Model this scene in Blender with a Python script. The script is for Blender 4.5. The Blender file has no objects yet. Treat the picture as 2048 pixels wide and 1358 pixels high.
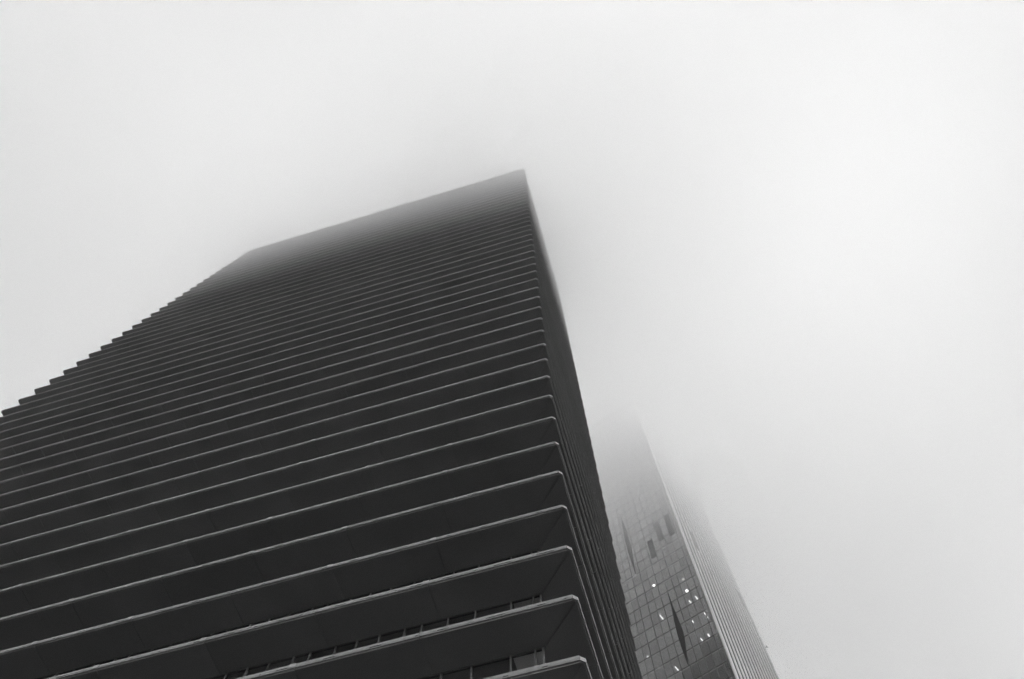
import bpy, math, random
from mathutils import Matrix, Vector

random.seed(7)
sc = bpy.context.scene
COL = sc.collection

# ------------------------------------------------------------------ camera
TILT, ROLL = 0.3087, 0.0032
cam_d = bpy.data.cameras.new('camera'); cam = bpy.data.objects.new('camera', cam_d); COL.objects.link(cam)
cam_d.sensor_width = 36.0; cam_d.lens = 1634.9 / 2048 * 36.0
cam_d.clip_start = 0.1; cam_d.clip_end = 12000
_fw = Vector((0, math.sin(TILT), math.cos(TILT))); _up = Vector((0, -math.cos(TILT), math.sin(TILT))); _rt = Vector((1, 0, 0))
_r = _rt * math.cos(ROLL) + _up * math.sin(ROLL); _u = -_rt * math.sin(ROLL) + _up * math.cos(ROLL)
EYE = 1.6
cam.matrix_world = Matrix(((_r.x, _u.x, -_fw.x, 0), (_r.y, _u.y, -_fw.y, 0), (_r.z, _u.z, -_fw.z, EYE), (0, 0, 0, 1)))
sc.camera = cam

# ------------------------------------------------------------------ sky and sun
SUN_EL, SUN_AZ = math.radians(33), math.radians(140)     # azimuth clockwise from +y
world = bpy.data.worlds.new('World'); sc.world = world; world.use_nodes = True
nt = world.node_tree; nt.nodes.clear()
out = nt.nodes.new('ShaderNodeOutputWorld'); bg = nt.nodes.new('ShaderNodeBackground')
sky = nt.nodes.new('ShaderNodeTexSky'); sky.sky_type = 'NISHITA'; sky.sun_disc = False
sky.sun_elevation = SUN_EL; sky.sun_rotation = SUN_AZ
sky.air_density = 1.0; sky.dust_density = 0.6; sky.ozone_density = 1.0
bw = nt.nodes.new('ShaderNodeRGBToBW')                   # the photograph is on black-and-white film
nt.links.new(sky.outputs[0], bw.inputs[0]); nt.links.new(bw.outputs[0], bg.inputs[0])
bg.inputs[1].default_value = 0.15
nt.links.new(bg.outputs[0], out.inputs[0])
world.cycles.sampling_method = 'NONE'                    # an even grey sky needs no importance map
sun_d = bpy.data.lights.new('sun', 'SUN'); sun = bpy.data.objects.new('sun', sun_d); COL.objects.link(sun)
sun_d.energy = 0.5; sun_d.angle = math.radians(140); sun_d.color = (1, 1, 1)
_sd = Vector((math.sin(SUN_AZ) * math.cos(SUN_EL), math.cos(SUN_AZ) * math.cos(SUN_EL), math.sin(SUN_EL)))
sun.rotation_euler = _sd.to_track_quat('Z', 'Y').to_euler(); sun.location = (60, 30, 300)

sc.view_settings.view_transform = 'Standard'; sc.view_settings.look = 'None'
sc.view_settings.exposure = 2.57; sc.view_settings.gamma = 1.0
sc.view_settings.use_curve_mapping = False
sc.render.engine = 'CYCLES'
cy = sc.cycles
cy.max_bounces = 12; cy.diffuse_bounces = 2; cy.glossy_bounces = 4; cy.transmission_bounces = 4
cy.transparent_max_bounces = 24; cy.volume_bounces = 6
cy.use_denoising = True; cy.denoiser = 'OPENIMAGEDENOISE'; sc.render.dither_intensity = 2.0
cy.use_adaptive_sampling = True; cy.adaptive_threshold = 0.04; cy.adaptive_min_samples = 32; cy.min_light_bounces = 12; cy.use_light_tree = False
cy.filter_width = 1.5


# ------------------------------------------------------------------ helpers
def mesh(name, verts, faces, mats=None, fm=None):
    me = bpy.data.meshes.new(name); me.from_pydata(verts, [], faces)
    for m in (mats or []): me.materials.append(m)
    if fm:
        for p, i in zip(me.polygons, fm): p.material_index = i
    me.update(); return me


class MB:
    def __init__(self): self.v = []; self.f = []
    def box(self, x0, y0, z0, x1, y1, z1):
        b = len(self.v)
        self.v += [(x0, y0, z0), (x1, y0, z0), (x1, y1, z0), (x0, y1, z0), (x0, y0, z1), (x1, y0, z1), (x1, y1, z1), (x0, y1, z1)]
        self.f += [tuple(b + i for i in q) for q in ((0, 3, 2, 1), (4, 5, 6, 7), (0, 1, 5, 4), (1, 2, 6, 5), (2, 3, 7, 6), (3, 0, 4, 7))]
        return self
    def prism(self, poly, z0, z1):                      # poly counter-clockwise in xy
        b = len(self.v); n = len(poly)
        self.v += [(x, y, z0) for x, y in poly] + [(x, y, z1) for x, y in poly]
        self.f += [tuple(b + n - 1 - i for i in range(n)), tuple(b + n + i for i in range(n))]
        self.f += [(b + i, b + (i + 1) % n, b + n + (i + 1) % n, b + n + i) for i in range(n)]
        return self
    def build(self, name, m): return mesh(name, self.v, self.f, [m])


def obj(name, me, parent=None, loc=(0, 0, 0), rz=0.0, **props):
    o = bpy.data.objects.new(name, me); COL.objects.link(o)
    o.location = loc; o.rotation_euler = (0, 0, rz)
    if parent is not None: o.parent = parent
    for k, v in props.items(): o[k] = v
    return o


def grey(name, v, rough=0.7, amp=0.12, scale=1.5, rnd=0.0, metallic=0.0, streak=0.0, bump=0.0, spec=0.4):
    m = bpy.data.materials.new(name); m.use_nodes = True
    t = m.node_tree; p = t.nodes['Principled BSDF']
    p.inputs['Roughness'].default_value = rough; p.inputs['Metallic'].default_value = metallic
    p.inputs['Specular IOR Level'].default_value = spec
    geo = t.nodes.new('ShaderNodeNewGeometry')
    n1 = t.nodes.new('ShaderNodeTexNoise'); n1.inputs['Scale'].default_value = scale; n1.inputs['Detail'].default_value = 6
    t.links.new(geo.outputs['Position'], n1.inputs['Vector'])
    mr = t.nodes.new('ShaderNodeMapRange'); mr.inputs['From Min'].default_value = 0.25; mr.inputs['From Max'].default_value = 0.75
    mr.inputs['To Min'].default_value = v * (1 - amp); mr.inputs['To Max'].default_value = v * (1 + amp)
    t.links.new(n1.outputs['Fac'], mr.inputs['Value'])
    last = mr.outputs['Result']
    if streak:                                          # rain streaks running down the face
        mp = t.nodes.new('ShaderNodeMapping'); mp.inputs['Scale'].default_value = (5, 5, 0.25)
        t.links.new(geo.outputs['Position'], mp.inputs['Vector'])
        n2 = t.nodes.new('ShaderNodeTexNoise'); n2.inputs['Scale'].default_value = 1.0; n2.inputs['Detail'].default_value = 4
        t.links.new(mp.outputs[0], n2.inputs['Vector'])
        r2 = t.nodes.new('ShaderNodeMapRange'); r2.inputs['From Min'].default_value = 0.3; r2.inputs['From Max'].default_value = 0.7
        r2.inputs['To Min'].default_value = 1 - streak; r2.inputs['To Max'].default_value = 1 + streak
        t.links.new(n2.outputs['Fac'], r2.inputs['Value'])
        mu = t.nodes.new('ShaderNodeMath'); mu.operation = 'MULTIPLY'
        t.links.new(last, mu.inputs[0]); t.links.new(r2.outputs['Result'], mu.inputs[1]); last = mu.outputs[0]
    if rnd:                                             # each panel a little different
        oi = t.nodes.new('ShaderNodeObjectInfo')
        r3 = t.nodes.new('ShaderNodeMapRange'); r3.inputs['To Min'].default_value = 1 - rnd; r3.inputs['To Max'].default_value = 1 + rnd
        t.links.new(oi.outputs['Random'], r3.inputs['Value'])
        mu = t.nodes.new('ShaderNodeMath'); mu.operation = 'MULTIPLY'
        t.links.new(last, mu.inputs[0]); t.links.new(r3.outputs['Result'], mu.inputs[1]); last = mu.outputs[0]
    cb = t.nodes.new('ShaderNodeCombineColor')
    for i in range(3): t.links.new(last, cb.inputs[i])
    t.links.new(cb.outputs[0], p.inputs['Base Color'])
    if bump:
        bp = t.nodes.new('ShaderNodeBump'); bp.inputs['Strength'].default_value = bump; bp.inputs['Distance'].default_value = 0.02
        t.links.new(n1.outputs['Fac'], bp.inputs['Height']); t.links.new(bp.outputs[0], p.inputs['Normal'])
    return m


def glass(name, tint, ior=1.5, added_refl=0.0, rnd=0.08, refl=1.0):
    m = bpy.data.materials.new(name); m.use_nodes = True
    t = m.node_tree; t.nodes.clear()
    o = t.nodes.new('ShaderNodeOutputMaterial'); mix = t.nodes.new('ShaderNodeMixShader')
    tr = t.nodes.new('ShaderNodeBsdfTransparent'); gl = t.nodes.new('ShaderNodeBsdfGlossy')
    gl.inputs['Roughness'].default_value = 0.04; gl.inputs['Color'].default_value = (refl, refl, refl, 1)
    oi = t.nodes.new('ShaderNodeObjectInfo'); r3 = t.nodes.new('ShaderNodeMapRange')
    r3.inputs['To Min'].default_value = tint * (1 - rnd); r3.inputs['To Max'].default_value = tint * (1 + rnd)
    t.links.new(oi.outputs['Random'], r3.inputs['Value']); t.links.new(r3.outputs['Result'], tr.inputs['Color'])
    fr = t.nodes.new('ShaderNodeFresnel')
    g2 = t.nodes.new('ShaderNodeNewGeometry'); io = t.nodes.new('ShaderNodeMapRange')   # thin pane: same reflectance from both sides
    io.inputs['To Min'].default_value = ior; io.inputs['To Max'].default_value = 1 / ior
    t.links.new(g2.outputs['Backfacing'], io.inputs['Value']); t.links.new(io.outputs['Result'], fr.inputs['IOR'])
    ad = t.nodes.new('ShaderNodeMath'); ad.operation = 'ADD'; ad.use_clamp = True; ad.inputs[1].default_value = added_refl
    t.links.new(fr.outputs[0], ad.inputs[0]); t.links.new(ad.outputs[0], mix.inputs[0])
    geo = t.nodes.new('ShaderNodeNewGeometry'); ns = t.nodes.new('ShaderNodeTexNoise'); ns.inputs['Scale'].default_value = 0.6
    t.links.new(geo.outputs['Position'], ns.inputs['Vector'])
    bp = t.nodes.new('ShaderNodeBump'); bp.inputs['Strength'].default_value = 0.15; bp.inputs['Distance'].default_value = 0.02
    t.links.new(ns.outputs['Fac'], bp.inputs['Height']); t.links.new(bp.outputs[0], gl.inputs['Normal'])
    t.links.new(tr.outputs[0], mix.inputs[1]); t.links.new(gl.outputs[0], mix.inputs[2]); t.links.new(mix.outputs[0], o.inputs[0])
    return m


def lamp_mat(name, strength):
    m = bpy.data.materials.new(name); m.use_nodes = True; p = m.node_tree.nodes['Principled BSDF']
    p.inputs['Base Color'].default_value = (.8, .8, .8, 1)
    p.inputs['Emission Color'].default_value = (1, 1, 1, 1); p.inputs['Emission Strength'].default_value = strength
    return m


M = {
    'asphalt': grey('asphalt', 0.05, 0.9, 0.25, 3.0, bump=0.3),
    'paving': grey('paving', 0.09, 0.85, 0.2, 1.2, bump=0.2),
    'slab': grey('slab_concrete', 0.18, 0.85, 0.15, 0.35),
    'soffit': grey('soffit_render', 0.18, 0.85, 0.10, 0.30, rnd=0.05),
    'joint': grey('joint_shadow_rubber', 0.06, 0.9),
    'fascia': grey('fascia_metal', 0.165, 0.5, 0.10, 0.8, rnd=0.10, streak=0.12),
    'clip': grey('joint_clip_metal', 0.23, 0.4, 0.08, 3.0),
    'mullion': grey('mullion_metal', 0.07, 0.5, 0.08, 2.0),
    'core': grey('core_wall', 0.40, 0.9, 0.15, 0.4),
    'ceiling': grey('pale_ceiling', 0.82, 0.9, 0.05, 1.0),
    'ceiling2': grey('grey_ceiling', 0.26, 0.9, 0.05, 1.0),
    'glass1': glass('balcony_glass', 0.9, 1.45),
    'glass2': glass('curtain_glass', 0.75, 1.5, added_refl=0.05),
    'glass2b': glass('sky_reflection_glass', 0.75, 1.5, added_refl=0.06),  # same glass, reflectance raised to imitate mirrored open sky
    'bar': grey('dark_bar', 0.05, 0.6),
    'plate': grey('floor_plate', 0.45, 0.9, 0.1, 0.5),
    'pier': grey('pale_pier_metal', 0.66, 0.38, 0.04, 0.5, rnd=0.04, metallic=0.85, streak=0.06),
    'strip': grey('strip_window_glass', 0.03, 0.25, 0.1, 0.5, spec=0.25),
    'slit_louvre': grey('dark_slit_louvre', 0.03, 0.8, 0.15, 2.0, spec=0.1),  # louvres, and slit panels where the dark tone stands for shade
    'lamp': lamp_mat('lamp_tube', 0.8),
    'lamp_dim': lamp_mat('lamp_dim', 0.3),
}

# ------------------------------------------------------------------ ground
obj('ground', MB().box(-2500, -2500, -1.0, 2500, 2500, -0.12).build('ground', M['asphalt']), kind='structure')
obj('pavement', MB().prism([(-95, -14), (75, -14), (75, 175), (-95, 175)], -0.119, 0.0).build('pavement', M['paving']), kind='structure')

# ------------------------------------------------------------------ tower with the balcony slabs
U = 3.5                                                  # storey height
A1 = 0.2897                                              # heading of its long face
HX, HY, H0 = 0.7217 * U, 5.4048 * U, 6.7358 * U + EYE
WL, WR = 18.861 * U, 8.2605 * U
TH, CH, GL = 0.20, 0.16, 1.88                             # slab thickness, corner chamfer, balcony depth
# local axes: x runs right-to-left along the long face, y runs into the building. Mirrored to stay right-handed:
# local +x points along -(long face) so build the face on negative x.
tower = bpy.data.objects.new('balcony_tower', None); COL.objects.link(tower)
tower.location = (HX, HY, 0); tower.rotation_euler = (0, 0, -A1)
tower['label'] = 'dark high-rise with stacked projecting floor slabs, its roof fading into fog'
tower['category'] = 'tower'
NLO, NHI = -6, 46
zt = lambda n: H0 + n * U                                # top of slab n


def footprint(i, ch=CH):                                 # outline inset by i, corners cut, counter-clockwise; x in [-WL, 0]
    x0, x1, y0, y1 = -WL + i, -i, i, WR - i
    return [(x0 + ch, y0), (x1 - ch, y0), (x1, y0 + ch), (x1, y1 - ch), (x1 - ch, y1), (x0 + ch, y1), (x0, y1 - ch), (x0, y0 + ch)]


FT = 0.06                                                # fascia thickness
slab_me = MB().prism(footprint(FT + 0.012), -TH, 0.0).build('floor_slab', M['slab'])


def ring(inset0, inset1, z0, z1, m, name):
    a, b = footprint(inset0), footprint(inset1); n = 8
    v = [(x, y, z) for z in (z0, z1) for p in (a, b) for x, y in p]
    f = []
    for i in range(n):
        j = (i + 1) % n
        f += [(i, j, 2 * n + j, 2 * n + i), (n + j, n + i, 3 * n + i, 3 * n + j),
              (2 * n + i, 2 * n + j, 3 * n + j, 3 * n + i), (j, i, n + i, n + j)]
    return mesh(name, v, f, [m])


band_me = ring(0.0, FT, -TH + 0.005, 0.02, M['fascia'], 'fascia')
JL = [6.4 + 5.2 * k for k in range(11)]                  # joints along the long face, metres from the near corner
JR = [3.25 + 5.2 * k for k in range(5)]


def fascia_panel(L, seed, clip=True):                    # along +x from 0 to L, outer face at y=0
    r = random.Random(seed); b = MB(); t = FT
    b.box(0, 0, -0.105, L, t, 0.02)                      # upper rail
    b.box(0, 0.012, -TH + 0.005, L, t, -0.145)           # lower rail, set back a little
    x = 0.0                                              # filler between them, with open drainage slots
    while x < L:
        w = r.uniform(0.5, 1.6); e = min(L, x + w)
        b.box(x, 0.004, -0.146, e, t, -0.104)
        x = e + r.choice((0.12, 0.2, 0.35, 0.5, 0.8))
    me = b.build('fascia_panel', M['fascia'])
    return me


pan_cache = {}
def panel_for(L, var, m=None):
    k = (round(L, 3), var)
    if k not in pan_cache: pan_cache[k] = fascia_panel(L, hash(k) & 0xffff)
    return pan_cache[k]


sof_cache = {}
def soffit_for(key, poly):
    if key not in sof_cache: sof_cache[key] = MB().prism(poly, -0.035, 0.0).build('soffit_panel', M['soffit'])
    return sof_cache[key]


clip_me = MB().box(-0.13, -0.02, -0.16, 0.13, 0.0, 0.035).build('joint_clip', M['clip'])
# corner piece of the fascia across the chamfer
def corner_piece():
    poly = [(-CH, 0.0), (0.0, CH), (-FT, CH + 0.02), (-CH - 0.02, FT)]
    return MB().prism(poly, -TH - 0.02, -0.03).build('corner_fascia', M['clip'])
corner_me = corner_piece()

gapL = [CH] + JL + [WL - CH]; gapR = [CH] + JR + [WR - CH]
G = 0.07
for n in range(NLO, NHI + 1):
    s = obj('floor_slab', slab_me, tower, (0, 0, zt(n)))
    if 0 <= n <= 14:
        for k in range(len(gapL) - 1):
            x0, x1 = gapL[k], gapL[k + 1]
            L = x1 - x0 - 0.02
            obj('fascia_panel', panel_for(L, (n + k) % 4), s, (-x1 + 0.01 + 0.0, random.uniform(-.004, .004), 0))
            d0 = x0 + (G / 2 if k else 0); d1 = x1 - (G / 2 if k < len(gapL) - 2 else 0)
            if k == 0:                                   # mitred corner panel
                poly = [(-d1, 0.09), (-CH - .02, 0.09), (-GL - .06, GL - .02), (-d1, GL - .02)]
            elif k == len(gapL) - 2:
                poly = [(-d1 + .05, 0.09), (-d0, 0.09), (-d0, GL - .02), (-d1 + GL, GL - .02)]
            else:
                poly = [(-d1, 0.09), (-d0, 0.09), (-d0, GL - .02), (-d1, GL - .02)]
            obj('soffit_panel', soffit_for(('l', k), poly), s, (0, 0, -TH - 0.001))
        for k, x in enumerate(JL):
            if (n * 7 + k * 5) % 3 != 1 and n < 9:
                obj('joint_clip', clip_me, s, (-x - 0.1, 0, 0))
        for k in range(len(gapR) - 1):
            y0, y1 = gapR[k], gapR[k + 1]
            L = y1 - y0 - 0.02
            obj('fascia_panel', panel_for(L, (n + k) % 4), s, (0, y0 + 0.01, 0), math.pi / 2)
            d0 = y0 + (G / 2 if k else 0); d1 = y1 - (G / 2 if k < len(gapR) - 2 else 0)
            if k == 0:
                poly = [(-0.09, CH + .02), (-0.09, d1), (-GL + .02, d1), (-GL + .02, GL + .06)]
            elif k == len(gapR) - 2:
                poly = [(-0.09, d0), (-0.09, d1 - .05), (-GL + .02, d1 - GL), (-GL + .02, d0)]
            else:
                poly = [(-0.09, d0), (-0.09, d1), (-GL + .02, d1), (-GL + .02, d0)]
            obj('soffit_panel', soffit_for(('r', k), poly), s, (0, 0, -TH - 0.001))
        obj('corner_fascia', corner_me, s, (0.005, -0.005, 0))
        # plain fascia on the two faces turned away
        if 'away' not in sof_cache:
            sof_cache['away'] = MB().box(-WL + CH, WR - FT, -TH + .005, -CH, WR, 0.02).box(-WL, CH, -TH + .005, -WL + FT, WR - CH, 0.02).build('rear_fascia', M['fascia'])
        obj('rear_fascia', sof_cache['away'], s)
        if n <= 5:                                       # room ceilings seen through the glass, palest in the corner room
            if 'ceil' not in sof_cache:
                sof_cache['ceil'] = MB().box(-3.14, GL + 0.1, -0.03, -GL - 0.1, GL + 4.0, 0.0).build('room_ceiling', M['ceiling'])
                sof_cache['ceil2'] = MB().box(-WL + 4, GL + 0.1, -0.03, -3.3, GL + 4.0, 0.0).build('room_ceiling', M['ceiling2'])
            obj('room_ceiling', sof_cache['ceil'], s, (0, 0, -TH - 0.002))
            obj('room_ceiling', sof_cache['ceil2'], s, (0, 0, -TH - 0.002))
    else:
        obj('fascia', band_me, s)

# glazing set back behind the balconies
gh = U - TH                                              # clear height of a storey
pat = [1.21, 0.77, 1.17, 1.05, 1.0]
div = [GL, 2.2, 3.2, 4.8, 6.05]
while div[-1] < WL - GL - 1.5:
    for w in pat:
        if div[-1] + w < WL - GL - 0.4: div.append(div[-1] + w)
        else: break
    else: continue
    break
div.append(WL - GL)
pane_c = {}
mull_me = MB().box(-0.035, -0.05, 0, 0.035, 0.09, gh).build('mullion', M['mullion'])
head_me = MB().box(-WL + GL, GL - .03, gh - 0.10, -GL, GL + .07, gh - .004).build('window_head', M['mullion'])
for n in range(0, 5):
    z = zt(n) + 0.002
    for i in range(len(div) - 1):
        w = round(div[i + 1] - div[i] - 0.07, 3)
        if w not in pane_c: pane_c[w] = MB().box(0, 0, 0.01, w, 0.02, gh - 0.11).build('window_pane', M['glass1'])
        obj('window_pane', pane_c[w], tower, (-div[i + 1] + 0.035, GL + 0.01, z))
        obj('mullion', mull_me, tower, (-div[i], GL, z))
    obj('window_head', head_me, tower, (0, 0, z))
# the other storeys: one glazed band each, and the side faces
band = MB()
for i in range(len(div) - 1): band.box(-div[i + 1] + .035, GL + .01, .01, -div[i] - .035, GL + .03, gh - .01)
front_band = band.build('window_band', M['glass1'])
band = MB(); y = GL
while y < WR - GL - .5:
    y1 = min(y + 1.25, WR - GL); band.box(-GL - .03, y + .035, .01, -GL - .01, y1 - .035, gh - .01); band.box(-WL + GL + .01, y + .035, .01, -WL + GL + .03, y1 - .035, gh - .01); y = y1
band.box(-WL + GL + .05, WR - GL - .03, .01, -GL - .05, WR - GL - .01, gh - .01)
side_band = band.build('side_window_band', M['glass1'])
for n in range(NLO, NHI):
    z = zt(n) + 0.002
    if n >= 5 or n < 0: obj('window_band', front_band, tower, (0, 0, z))
    obj('side_window_band', side_band, tower, (0, 0, z))
obj('core_wall', MB().box(-WL + 6.5, 6.5, 0, -6.5, WR - 6.5, zt(NHI) - TH - .01).build('core_wall', M['core']), tower)
obj('lobby_wall', MB().box(-WL + 3, 3, 0, -3, WR - 3, zt(NLO) - TH - .01).build('lobby_wall', M['strip']), tower)
obj('roof_deck', MB().prism(footprint(2.0), 0.003, 0.6).build('roof_deck', M['slab']), tower, (0, 0, zt(NHI)))

# ------------------------------------------------------------------ glass tower behind
A2 = math.radians(36)
PX, PY = 34.8998, 88.3573
gt = bpy.data.objects.new('glass_tower', None); COL.objects.link(gt)
gt.location = (PX, PY, 0); gt.rotation_euler = (0, 0, -A2)
gt['label'] = 'pale-ribbed glass skyscraper with a few lit lamps, vanishing upward into fog'
gt['category'] = 'skyscraper'
W2, D2, RH, TOP2 = 26.0, 32.4, 3.4, 222.0                # local: glass face on y=0, x in [-W2, 0]; piers on x=0, y in [0, D2]
Z0 = 112.45 + EYE
rows = [Z0 + RH * k for k in range(-33, 32)]             # transom heights
cols = [0.12, 1.1, 2.5, 3.9, 5.2, 6.6, 8.2, 9.65, 11.1, 12.9, 14.3, 15.7]
while cols[-1] < W2 - 1.5: cols.append(cols[-1] + 1.45)
cols.append(W2 - 0.1)
thick = {1, 4, 6, 8, 9, 11, 14, 17}
pc = {}
field = MB(); count = 0
for k in range(len(rows) - 1):
    z = rows[k]
    for c in range(len(cols) - 1):
        w = round(cols[c + 1] - cols[c] - 0.06, 3)
        inview = z > 100 and c < 12 and count < 300 and z < 196
        if inview:
            mat = 'glass2b' if (z > 123 and 6.5 < cols[c]) or cols[c] > 12.5 or random.random() < 0.06 else 'glass2'  # brighter copy painted over the zone that mirrors sky, plus stray panes
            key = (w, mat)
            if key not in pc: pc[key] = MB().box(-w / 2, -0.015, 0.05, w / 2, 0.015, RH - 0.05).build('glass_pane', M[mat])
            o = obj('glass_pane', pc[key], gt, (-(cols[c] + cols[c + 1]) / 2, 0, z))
            o.rotation_euler = (math.radians(random.gauss(0, .25)), 0, math.radians(random.gauss(0, .25)))
            count += 1
        else:
            field.box(-cols[c + 1] + .05, -.015, z + .05, -cols[c] - .05, .015, z + RH - .05)
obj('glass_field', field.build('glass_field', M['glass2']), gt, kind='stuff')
for i, c in enumerate(cols[1:-1], 1):
    w = 0.055 if i in thick else 0.035
    obj('mullion', MB().box(-w, -0.05 if i in thick else -.02, 0, w, 0.10, TOP2).build('mullion', M['bar']), gt, (-c, 0, 0))
tr_me = MB().box(-W2 + .05, -0.03, -0.048, -0.05, 0.12, 0.048).build('transom', M['bar'])
plate_me = MB().box(-W2 + 0.2, 0.25, -0.15, -0.7, D2 - .7, 0.15).build('floor_plate', M['plate'])
for k, z in enumerate(rows):
    obj('transom', tr_me, gt, (0, 0, z))
    obj('floor_plate', plate_me, gt, (0, 0, z))
obj('core_wall', MB().box(-W2 + 5, 7.0, 0, -6, D2 - 6, TOP2).build('core_wall', M['core']), gt)
obj('rear_wall', MB().box(-W2, 0.3, 0, -W2 + .15, D2 - .2, TOP2).box(-W2 + .2, D2 - .15, 0, -.5, D2, TOP2).build('rear_wall', M['strip']), gt)
obj('roof_deck', MB().box(-W2, 0, 0, 0, D2, .5).build('roof_deck', M['plate']), gt, (0, 0, TOP2 + .01))

NP = 15
pit = D2 / NP
pw = 1.18
obj('side_glazing', MB().box(-0.6, 0.13, 0, -0.10, D2 - .2, TOP2).build('side_glazing', M['strip']), gt)
obj('corner_post', MB().box(-0.10, -0.06, 0, 0.06, 0.12, TOP2).build('corner_post', M['pier']), gt)
pier_me = MB().box(-0.09, 0, 0, 0.0, pw, TOP2).build('pier', M['pier'])
for i in range(NP):
    y = 0.55 + i * pit
    if i == 3: me = MB().box(-0.09, 0, 0, 0, pw, 151 + EYE).box(-0.09, 0, 158.5 + EYE, 0, pw, TOP2).build('pier', M['pier'])
    elif i == 13: me = MB().box(-0.09, 0, 0, 0, pw, 155 + EYE).box(-0.09, 0, 162 + EYE, 0, pw, TOP2).build('pier', M['pier'])
    else: me = pier_me
    obj('pier', me, gt, (0, y, 0))
obj('facade_bracket', MB().box(0, 0, 0, 0.35, 0.1, 0.1).box(0.3, -.1, -.15, 0.5, .2, .2).build('facade_bracket', M['bar']), gt, (0.0, D2 - .6, 144.5 + EYE))

# raised panels whose dark colour paints the shade of recessed slits, and louvres
def slit_panel(name, pts, depth=0.16):                         # pts: (s, h) round the outline, seen from outside
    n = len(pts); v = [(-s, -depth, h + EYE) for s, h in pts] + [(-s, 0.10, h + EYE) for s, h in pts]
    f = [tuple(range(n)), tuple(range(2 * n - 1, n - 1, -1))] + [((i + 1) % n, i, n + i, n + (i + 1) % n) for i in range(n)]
    return obj(name, mesh(name, v, f, [M['slit_louvre']]), gt)
slit_panel('slit_shade', [(6.56, 132.6), (6.75, 127.5), (6.95, 124.5), (7.1, 121.1), (7.1, 118.8), (7.0, 115.3), (6.88, 112.4), (6.6, 115.0), (6.2, 118.2), (6.0, 120.4), (6.05, 122.6), (6.25, 125.2), (6.45, 128.5)])
slit_panel('slit_shade', [(12.1, 166), (12.5, 156), (12.35, 150), (12.05, 143), (11.85, 147), (11.5, 153), (11.6, 160)])
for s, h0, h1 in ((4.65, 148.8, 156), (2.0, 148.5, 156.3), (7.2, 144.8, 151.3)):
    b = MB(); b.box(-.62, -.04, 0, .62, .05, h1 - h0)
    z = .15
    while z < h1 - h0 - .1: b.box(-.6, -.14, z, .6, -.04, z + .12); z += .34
    obj('louvre_panel', b.build('louvre_panel', M['slit_louvre']), gt, (-s, 0, h0 + EYE))

# lit ceiling lamps behind the glass: position on the facade where the tube is seen to begin (s, h), from the photograph
dv = Vector((0, 0, 0))
cA, sA = math.cos(A2), math.sin(A2)
def to_local(p):                                         # world -> tower local (rotation by +A2)
    q = p - Vector((PX, PY, 0)); return Vector((cA * q.x - sA * q.y, sA * q.x + cA * q.y, q.z))
eye = to_local(Vector((0, 0, EYE)))
tube = MB().box(-.035, 0, -.05, .035, 1.25, 0).build('ceiling_lamp', M['lamp'])
short = MB().box(-.035, 0, -.05, .035, .75, 0).build('ceiling_lamp', M['lamp'])
square = MB().box(-.2, 0, -.06, .2, .5, 0).build('ceiling_lamp', M['lamp'])
dim = MB().box(-.16, 0, -.06, .16, .3, 0).build('ceiling_lamp', M['lamp_dim'])
for s, h, me in ((9.32, 127.78, tube), (1.81, 127.4, tube), (3.2, 127.3, tube), (1.32, 122.2, tube), (3.9, 122.2, short), (9.14, 113.9, tube),
                 (1.97, 116.85, short), (3.37, 116.8, short), (8.97, 137.0, square), (3.06, 130.3, square), (13.59, 119.79, dim), (2.94, 133.81, dim), (8.47, 154.46, dim), (3.36, 160.28, dim)):
    p = Vector((-s, 0, h + EYE)); d = (p - eye)
    top = min(r for r in rows if r - 0.16 > p.z) - 0.155
    k = (top - p.z) / d.z; q = p + d * k
    while q.y > 6.5: k *= .8; q = p + d * k
    obj('ceiling_lamp', me, gt, (q.x, max(q.y, .3), q.z if q.y < .3 else q.z))

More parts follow.
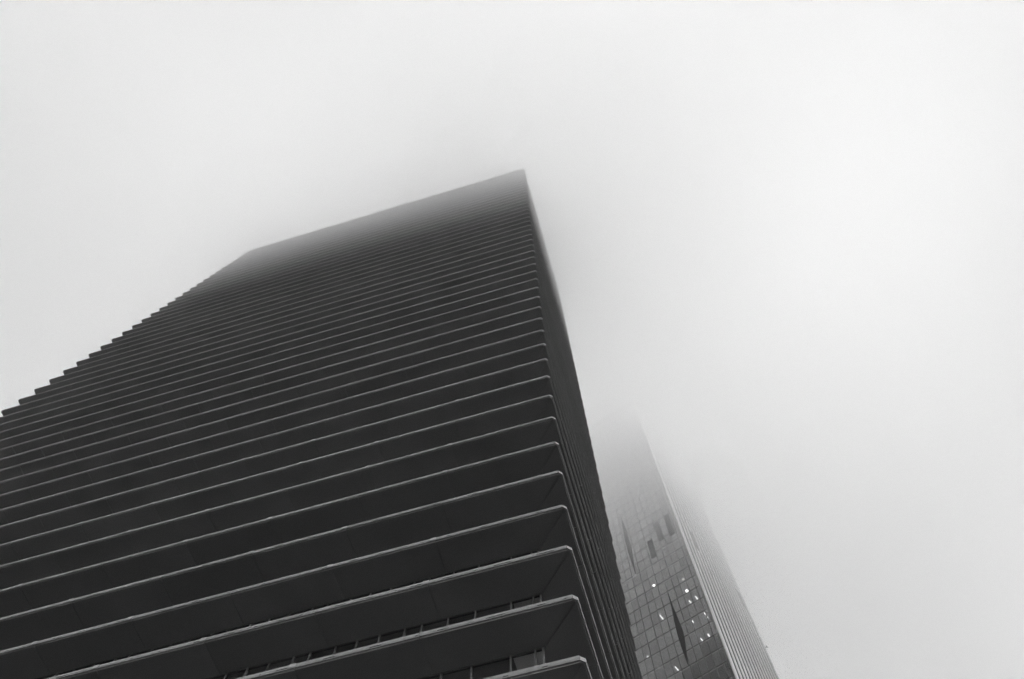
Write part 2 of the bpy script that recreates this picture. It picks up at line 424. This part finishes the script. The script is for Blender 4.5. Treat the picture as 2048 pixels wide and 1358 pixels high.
# ------------------------------------------------------------------ the low cloud that swallows both towers
def cloud():
    m = bpy.data.materials.new('low_cloud'); m.use_nodes = True; t = m.node_tree; t.nodes.clear()
    o = t.nodes.new('ShaderNodeOutputMaterial'); v = t.nodes.new('ShaderNodeVolumePrincipled')
    v.inputs['Color'].default_value = (1, 1, 1, 1); v.inputs['Density Attribute'].default_value = ''
    v.inputs['Anisotropy'].default_value = CLOUD_G
    def math_node(op, a, b=None, c=None):
        n = t.nodes.new('ShaderNodeMath'); n.operation = op
        for i, q in enumerate((a, b, c)):
            if q is None: continue
            if isinstance(q, (int, float)): n.inputs[i].default_value = q
            else: t.links.new(q, n.inputs[i])
        return n.outputs[0]
    geo = t.nodes.new('ShaderNodeNewGeometry'); sp = t.nodes.new('ShaderNodeSeparateXYZ')
    t.links.new(geo.outputs['Position'], sp.inputs[0])
    # the cloud base is not level: it dips and lifts by a few metres
    wx = math_node('SINE', math_node('MULTIPLY_ADD', sp.outputs['X'], 1 / 17.0, 0.9))
    wy = math_node('SINE', math_node('MULTIPLY_ADD', sp.outputs['Y'], 1 / 23.0, 0.6))
    z = math_node('MULTIPLY_ADD', math_node('MULTIPLY', wx, wy), 6.0, sp.outputs['Z'])
    def step(z0, z1, dens):                              # density rising smoothly between two heights
        n = t.nodes.new('ShaderNodeMapRange'); n.interpolation_type = 'SMOOTHSTEP'
        n.inputs['From Min'].default_value = z0; n.inputs['From Max'].default_value = z1
        n.inputs['To Min'].default_value = 0.0; n.inputs['To Max'].default_value = dens
        t.links.new(z, n.inputs['Value']); return n.outputs['Result']
    d = math_node('ADD', math_node('ADD', step(*CLOUD_BASE), step(*CLOUD_CORE)), CLOUD_MIST)
    t.links.new(d, v.inputs['Density'])
    t.links.new(v.outputs[0], o.inputs['Volume']); return m


CLOUD_G = 0.45
CLOUD_BASE, CLOUD_CORE, CLOUD_MIST = (118, 153, 0.035), (185, 205, 0.022), 0.0006
cy.volume_step_rate = 0.7; cy.volume_max_steps = 256
obj('low_cloud', MB().box(-480, -480, 40, 480, 480, 214).build('low_cloud', cloud()), kind='stuff',
    label='pale low cloud swallowing the tops of both towers', category='cloud')
